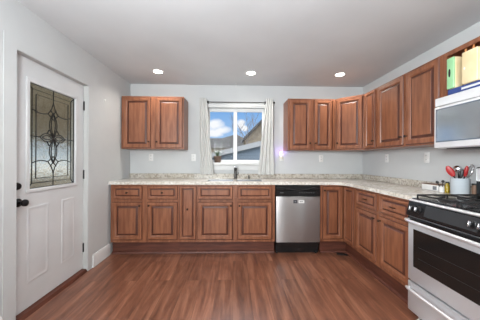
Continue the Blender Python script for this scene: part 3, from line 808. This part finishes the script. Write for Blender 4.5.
# ------------------------------------------------------------------ outlets
def outlet(loc, rz, label):
    t = thing('wall_outlet', label, 'outlet', loc, rz, None)
    MB().bbox(-.036, .036, -.006, -.0005, -.058, .058, .003, 2).build('plate', m_plate, t)
    for z in (.022, -.022):
        mb = MB(); mb.bbox(-.015, .015, -.009, -.005, z - .014, z + .014, .003, 1); s_ = mb.build('socket', m_plate, t)
        mb = MB(); mb.box(-.007, -.004, -.0095, -.0088, z - .002, z + .008).box(.004, .007, -.0095, -.0088, z - .002, z + .008).build('slots', m_slot, s_)
    return t
outlet((-1.345, YB, 1.25), 0, 'white wall outlet under the left wall cabinet, near the left wall')
outlet((-.655, YB, 1.25), 0, 'white wall outlet just left of the left curtain')
outlet((1.451, YB, 1.245), 0, 'white wall outlet on back wall under the right wall cabinets')
outlet((XR, 3.115, 1.25), -PI / 2, 'white wall outlet on right wall nearer the corner')
outlet((XR, 2.458, 1.25), -PI / 2, 'white wall outlet on right wall nearer the stove')
outlet((.797, YB, 1.262), 0, 'white wall outlet holding the night light right of the curtain')
nl = thing('night_light', 'small white plug-in night light glowing purple below the wall cabinet', 'night light', (.775, YB - .010, 1.285))
MB().bbox(-.024, .024, -.032, 0, -.045, .030, .006, 2).build('housing', mat('cream_white_plastic', srgb(232, 228, 205), .4), nl)
MB().bbox(-.020, .020, -.028, -.003, .0305, .075, .005, 2).build('purple_lens', m_purple, nl)
l = bpy.data.lights.new('night_glow', 'POINT'); l.energy = .45; l.color = (.45, .2, 1); l.shadow_soft_size = .02
o = bpy.data.objects.new('night_glow', l); C.objects.link(o); o.parent = nl; o.location = (0, -.045, .055)

# ------------------------------------------------------------------ utensil crock
CKX, CKY = 2.050, 1.992
ck = thing('utensil_crock', 'white ceramic crock full of utensils on the counter beside the stove', 'crock', (CKX, CKY, .9145))
MB().lathe([(0, 0), (.062, 0), (.065, .004), (.066, .135), (.068, .143), (.065, .146), (.061, .142), (.059, .010), (0, .008)], n=36, caps=False).build('pot', m_crock, ck)
def blade(mb, p0, p1, w_, t_, nrm, tip=.5):
    """flattened rounded paddle from p0 to p1"""
    p0 = Vector(p0); p1 = Vector(p1); d = (p1 - p0); L = d.length; d.normalize(); nrm = Vector(nrm); nrm = (nrm - d * nrm.dot(d)).normalized(); s = d.cross(nrm)
    n = 10; m_ = 12; vs = []
    for i in range(n + 1):
        u = i / n; ww = w_ * (math.sin(PI * (0.06 + .90 * u)) ** .55); 
        for k in range(m_):
            a = 2 * PI * k / m_; vs.append(p0 + d * L * u + s * ww * math.cos(a) + nrm * t_ * math.sin(a) * (ww / w_ + .2))
    fs = [tuple(range(m_ - 1, -1, -1)), tuple(n * m_ + k for k in range(m_))]
    for i in range(n):
        for k in range(m_): fs.append((i * m_ + k, i * m_ + (k + 1) % m_, (i + 1) * m_ + (k + 1) % m_, (i + 1) * m_ + k))
    mb.add(vs, fs, True)
view = Vector((CKX, CKY, 0)).normalized(); rt = Vector((view.y, -view.x, 0))
def up_pt(side, z, dep=0): return Vector((0, 0, z)) + rt * side + view * dep
def utensil(name, label, cat, hm, bm_, base, top, w_, t_, bl):
    t = thing(name, label, cat, (CKX, CKY, .9145))
    d = (Vector(top) - Vector(base)).normalized(); tip = Vector(top) + d * bl
    MB().tube([base, top], [.006, .006], 8).build('handle', hm, t)
    mb = MB(); blade(mb, Vector(top) - d * .005, tip, w_, t_, view)
    mb.build('head', bm_, t); return t
utensil('spatula', 'red silicone spatula leaning left in the crock', 'utensil', m_blk, m_red, up_pt(.03, .02, -.02), up_pt(-.042, .165, -.03), .026, .006, .10)
utensil('serving_spoon', 'red silicone spoon leaning right in the crock', 'utensil', m_blk, m_red, up_pt(.005, .02, .02), up_pt(.030, .165, .005), .016, .007, .095)
utensil('slotted_turner', 'black nylon turner standing in the middle of the crock', 'utensil', m_blk, m_blk, up_pt(-.02, .02, -.0), up_pt(.004, .15, -.005), .014, .004, .075)
t = thing('ladle', 'shiny steel ladle standing upright in the crock', 'utensil', (CKX, CKY, .9145))
MB().tube([up_pt(.0, .02, .04), up_pt(-.012, .19, .035)], .005, 8).build('handle', m_blk, t)
mb = MB(); mb.lathe([(0, -.03), (.018, -.027), (.030, -.012), (.034, .004), (.031, .006), (.026, -.008), (.014, -.022), (0, -.025)], (0, 0, 0), 'y', 20); o = mb.build('bowl', m_chrome, t, up_pt(-.016, .225, .025), (math.radians(10), 0, math.radians(-45)))
t = thing('whisk', 'wire whisk standing at the right in the crock', 'utensil', (CKX, CKY, .9145))
MB().tube([up_pt(.030, .02, .020), up_pt(.047, .155, .020)], .006, 8).build('handle', m_chrome, t)
mb = MB(); b0 = up_pt(.047, .155, .020); ax = Vector((rt.x * .25, rt.y * .25, 1)).normalized(); s1 = rt; s2 = view
for k in range(5):
    a = PI * k / 5; dd = s1 * math.cos(a) + s2 * math.sin(a)
    mb.tube([b0 + ax * (.12 * (1 - math.cos(PI * q / 8)) / 2 * (1 if q <= 8 else 1)) + dd * .024 * math.sin(PI * q / 8) for q in range(9)], .0012, 5)
    mb.tube([b0 + ax * (.12 * (1 - math.cos(PI * q / 8)) / 2) - dd * .024 * math.sin(PI * q / 8) for q in range(9)], .0012, 5)
mb.build('wires', m_chrome, t)

# small things on the counter by the crock
mb = MB(); mb.bbox(-.046, .046, -.098, .098, 0, .056, .006, 2)
bx = mb.build('storage_box', m_white_pl, None, (2.072, 2.285, .9145)); tag(bx, 'long low white box with brown lid against the right wall backsplash', 'box')
MB().bbox(-.048, .048, -.100, .100, .0565, .066, .003, 2).build('lid', m_brownlid, bx)
MB().box(-.0472, -.0462, -.085, -.04, .008, .046).build('grey_label', mat('grey_label', srgb(120, 124, 128), .5), bx)
mb = MB(); mb.lathe([(0, 0), (.020, 0), (.026, .05), (.024, .05), (.019, .003), (0, .003)], n=18, caps=False)
cup = mb.build('small_cup', m_white_pl, None, (2.035, 2.152, .9145)); tag(cup, 'small white cup between the low box and the yellow bottle', 'cup')
t = thing('measuring_spoons', 'dark measuring spoons sticking up out of the small white cup', 'utensil', (2.035, 2.152, .918))
for k, (a, l_) in enumerate(((-.6, .075), (.1, .085), (.7, .07))):
    mb = MB(); e_ = Vector((rt.x * a * .05, rt.y * a * .05, l_)); mb.tube([Vector((0, 0, .002)), e_], .003, 6); blade(mb, e_, e_ + Vector((rt.x * a * .02, rt.y * a * .02, .026)), .013, .005, view); mb.build('spoon', m_blk, t)
mb = MB(); mb.lathe([(0, 0), (.018, 0), (.019, .004), (.019, .062), (.012, .078), (.010, .090)], n=18)
ob = mb.build('oil_bottle', m_yellow, None, (2.030, 2.095, .9145)); tag(ob, 'small olive yellow bottle standing left of the white crock', 'bottle')
MB().lathe([(.012, .0905), (.012, .104)], n=14).build('cap', m_blk, ob)
mb = MB(); mb.lathe([(0, 0), (.019, 0), (.020, .004), (.020, .08), (.018, .09)], n=18)
jr = mb.build('spice_jar', m_brownlid, None, (2.103, 1.914, .9145)); tag(jr, 'brown spice jar right of the white crock', 'jar')
MB().lathe([(.020, .0905), (.020, .105)], n=14).build('lid', m_blk, jr)

# storage bins standing in the rack, on a flat blue box
zt = MZ1 + .0205
zt = MZ1 + .0005
fb = MB().bbox(1.757, 1.817, 1.42, 1.815, 0, .046, .004, 1).build('flat_box', m_blue, None, (0, 0, zt)); tag(fb, 'flat dark blue box lying on the microwave under the two storage tubs', 'box')
MB().box(1.7562, 1.7568, 1.52, 1.70, .014, .030).build('grey_stripe', m_appl, fb)
def tub(label, x0, x1, y0, y1, zb_, h_, mend, hole):
    t = thing('storage_tub', label, 'tub', (x0, (y0 + y1) / 2, zb_))
    w2 = (y1 - y0) / 2
    MB().bbox(.008, x1 - x0, -w2, w2, 0, h_, .012, 4).build('body', m_cream, t)
    o = MB().bbox(0, .016, -w2 + .0005, w2 - .0005, .001, h_ - .001, .0075, 3).build('end_panel', mend, t)
    hy, hz_, ha, hb, hm = hole
    MB().prism([(hy + ha * math.cos(2 * PI * k / 24), hz_ + hb * math.sin(2 * PI * k / 24)) for k in range(24)], 'x', -.0012, .001).build('hand_hole', hm, o)
    return t
tub('tall cream storage tub with mint green end and dark oval hole, above the microwave', 1.745, 1.822, 1.750, 1.813, zt + .0465, .252, m_green, (.004, .128, .009, .034, m_blk))
tub('tall all-cream storage tub, nearest the picture edge above the microwave', 1.745, 1.822, 1.575, 1.690, zt + .0465, .245, m_cream, (.034, .118, .006, .010, m_white_pl))

# floor register in the inside corner
fr = thing('floor_register', 'black floor vent in the inside corner below the cabinets', 'vent', (1.50, 3.075, ZF + .0005), math.radians(-20))
MB().bbox(-.07, .07, -.03, .03, 0, .008, .002, 1).build('frame', m_iron, fr)
mb = MB()
for k in range(6): mb.box(-.058 + k * .020, -.048 + k * .020, -.022, .022, .0081, .012)
mb.build('louver', m_blk, fr)
mb = MB(); mb.bbox(-.016, .0, -.010, .010, -.012, .012, .003, 1)
tag(mb.build('door_chime', m_white_pl, None, (XL + .0165, 2.98, 1.98)), 'tiny white box high on the left wall beside the wall cabinet', 'chime')

# ------------------------------------------------------------------ outside
m_ground = noisy(mat('pale_ground', srgb(150, 146, 136), .9), srgb(130, 128, 112), srgb(170, 166, 158), 2, 5)
m_siding = mat('blue_grey_siding', srgb(134, 150, 166), .7)
t, b = P(m_siding); tcs = N(t, 'ShaderNodeTexCoord'); wv = N(t, 'ShaderNodeTexWave'); wv.wave_type = 'BANDS'; wv.bands_direction = 'Z'; wv.wave_profile = 'SAW'; wv.inputs['Scale'].default_value = 2.6
t.links.new(tcs.outputs['Object'], wv.inputs['Vector']); r = N(t, 'ShaderNodeValToRGB'); r.color_ramp.elements[0].color = srgb(78, 86, 94); r.color_ramp.elements[0].position = 0; r.color_ramp.elements[1].color = srgb(92, 100, 108); r.color_ramp.elements[1].position = .2
t.links.new(wv.outputs[0], r.inputs[0]); t.links.new(r.outputs[0], b.inputs['Base Color'])
m_roof = noisy(mat('grey_shingles', srgb(88, 84, 82), .9), srgb(80, 77, 75), srgb(100, 96, 92), 6, 5, (1, 1, 5))
m_beige = noisy(mat('beige_stucco', srgb(118, 104, 86), .9), srgb(110, 97, 80), srgb(126, 112, 94), 5, 3)
m_bark = noisy(mat('bark', srgb(98, 86, 78), .9), srgb(80, 70, 62), srgb(120, 108, 98), 12, 4, (4, 4, 1))
m_tan = noisy(mat('tan_brick', srgb(150, 142, 128), .9), srgb(138, 130, 116), srgb(166, 158, 144), 8, 4)
struct('ground', MB().box(-30, 30, YB + T + .01, 60, ZF - .35, ZF - .25).box(-30, XL - T - .01, -10, YB + T + .01, ZF - .35, ZF - .25), m_ground)
def W_(x, y, Y):     # world point on plane Y through picture point
    a = (x - 240) / 226.2; e = -(y - 160) / 226.2
    a, e = a * math.cos(roll) + e * math.sin(roll), -a * math.sin(roll) + e * math.cos(roll)
    dx = a * math.cos(yaw) + math.sin(yaw); dy = -a * math.sin(yaw) + math.cos(yaw); k = Y / dy
    return dx * k, H + e * k
# blue-grey sided shed with rising white rake, about 8 m away
Ys = 8.0
zb = ZF - .25
p1 = W_(205, 157, Ys); p2 = W_(268, 141.5, Ys)
sl = (p2[1] - p1[1]) / (p2[0] - p1[0])
xa, xb = p1[0] - .6, p2[0] + 2.2
za, zbb = p1[1] - .6 * sl, p2[1] + 2.2 * sl
sh_ = thing('shed', 'blue-grey sided outbuilding with a pale sloping roof edge, seen through the window', 'building', (0, Ys, zb))
MB().prism([(xa, 0), (xb, 0), (xb, zbb - zb), (xa, za - zb)], 'y', 0, 1.2).build('siding_wall', m_siding, sh_)
mb = MB(); mb.prism([(xa - .1, za - zb - .10), (xb + .1, zbb - zb - .10), (xb + .1, zbb - zb + .10), (xa - .1, za - zb + .06)], 'y', -.15, 1.35); mb.build('roof', mat('pale_roof_edge', srgb(132, 130, 128), .8), sh_)
# neighbour house with grey roof, 14 m
Yh = 17.0
hs = thing('neighbour_house', 'neighbouring house with grey shingle roof beyond the outbuilding, at left in the window', 'house', (0, Yh, zb))
q = [W_(200, 138.5, Yh), W_(222, 138.5, Yh), W_(236, 134.5, Yh), W_(247, 138, Yh)]
zr0 = W_(220, 148, Yh)[1] - zb
MB().box(q[0][0] - 1.5, q[3][0], 0, 5, 0, zr0).build('wall', m_beige, hs)
mb = MB(); mb.prism([(q[0][0] - 1.6, zr0), (q[3][0] + .1, zr0), (q[3][0] + .1, q[3][1] - zb - .2), (q[2][0], q[2][1] - zb), (q[1][0], q[1][1] - zb), (q[0][0] - 1.6, q[1][1] - zb)], 'y', -.2, 5.2); mb.build('roof', m_roof, hs)
# beige gable house at right, 12 m
Yg = 13.0
q1 = W_(245, 139.5, Yg); q2 = W_(262, 122, Yg)
gh_ = thing('gable_house', 'beige gable-ended house rising at the right in the window', 'house', (0, Yg, zb))
x3 = q2[0] + 1.6; sl2 = (q2[1] - q1[1]) / (q2[0] - q1[0]); z3 = q1[1] + (x3 - q1[0]) * sl2
MB().prism([(q1[0], 0), (2 * x3 - q1[0], 0), (2 * x3 - q1[0], q1[1] - zb), (x3, z3 - zb), (q1[0], q1[1] - zb)], 'y', 0, 1.8).build('gable_wall', m_beige, gh_)
mb = MB(); o_ = .09
mb.prism([(q1[0] - .15, q1[1] - zb - .12), (q1[0] - .15, q1[1] - zb + .03), (x3, z3 - zb + o_ + .05), (x3, z3 - zb)], 'y', -.2, 1.85)
mb.prism([(x3, z3 - zb), (x3, z3 - zb + o_ + .05), (2 * x3 - q1[0] + .15, q1[1] - zb + .03), (2 * x3 - q1[0] + .15, q1[1] - zb - .12)], 'y', -.2, 1.85)
mb.build('roof', mat('dark_roof', srgb(60, 58, 57), .9), gh_)
# bare tree
tr = thing('bare_tree', 'leafless tree with dark branches against the sky in the window', 'tree', (W_(247, 140, 11)[0], 11.0, zb))
mb = MB(); tx, tz = 0, W_(247, 141, 11)[1] - zb
mb.tube([(0.05, 0, 0), (0.0, 0, tz * .6), (0, 0, tz)], [.07, .05, .035], 8)
mb.build('trunk', m_bark, tr)
mb = MB()
def limb(p, d, L, r, dep):
    pts = [p]; q = Vector(p); dd = Vector(d)
    for k in range(4):
        dd = (dd + Vector((random.uniform(-.16, .16), random.uniform(-.2, .2), random.uniform(-.03, .14)))).normalized(); q = q + dd * (L / 4); pts.append(q.copy())
    mb.tube(pts, [r * (1 - .14 * k) for k in range(5)], 5)
    if dep:
        for k in (1, 2, 3, 4, 4):
            a = Vector((random.uniform(-1, 1), random.uniform(-.7, .7), random.uniform(-.1, .9))).normalized()
            limb(pts[k], (dd * .8 + a * .8).normalized(), L * .62, r * .5, dep - 1)
for d in ((-.45, .1, .75), (.1, .2, 1), (.5, 0, .75), (.95, .1, .35), (-.8, .1, .5)):
    limb(Vector((0, 0, tz - .03)), Vector(d).normalized(), .85, .018, 2)
mb.build('branches', m_bark, tr)
# porch seen through the entry door glass
pw = thing('porch_wall', 'tan brick wall of the porch seen through the entry door glass', 'wall', (-4.2, 3.4, zb))
MB().box(-.2, 0, -3, 4, 1.9, 2.7).build('upper_wall', m_tan, pw)
MB().box(-.18, 0, -3, 4, 0, 1.2).build('lower_wall', m_tan, pw)
for k in range(10): MB().box(-.05, .05, -2.8 + k * .68, -2.72 + k * .68, 1.2, 1.9).build('post', m_white, pw)

MB().box(-.2, 4.2 + XL - T - .02, -3, 4, 2.7, 2.8).build('porch_ceiling', m_tan, pw)
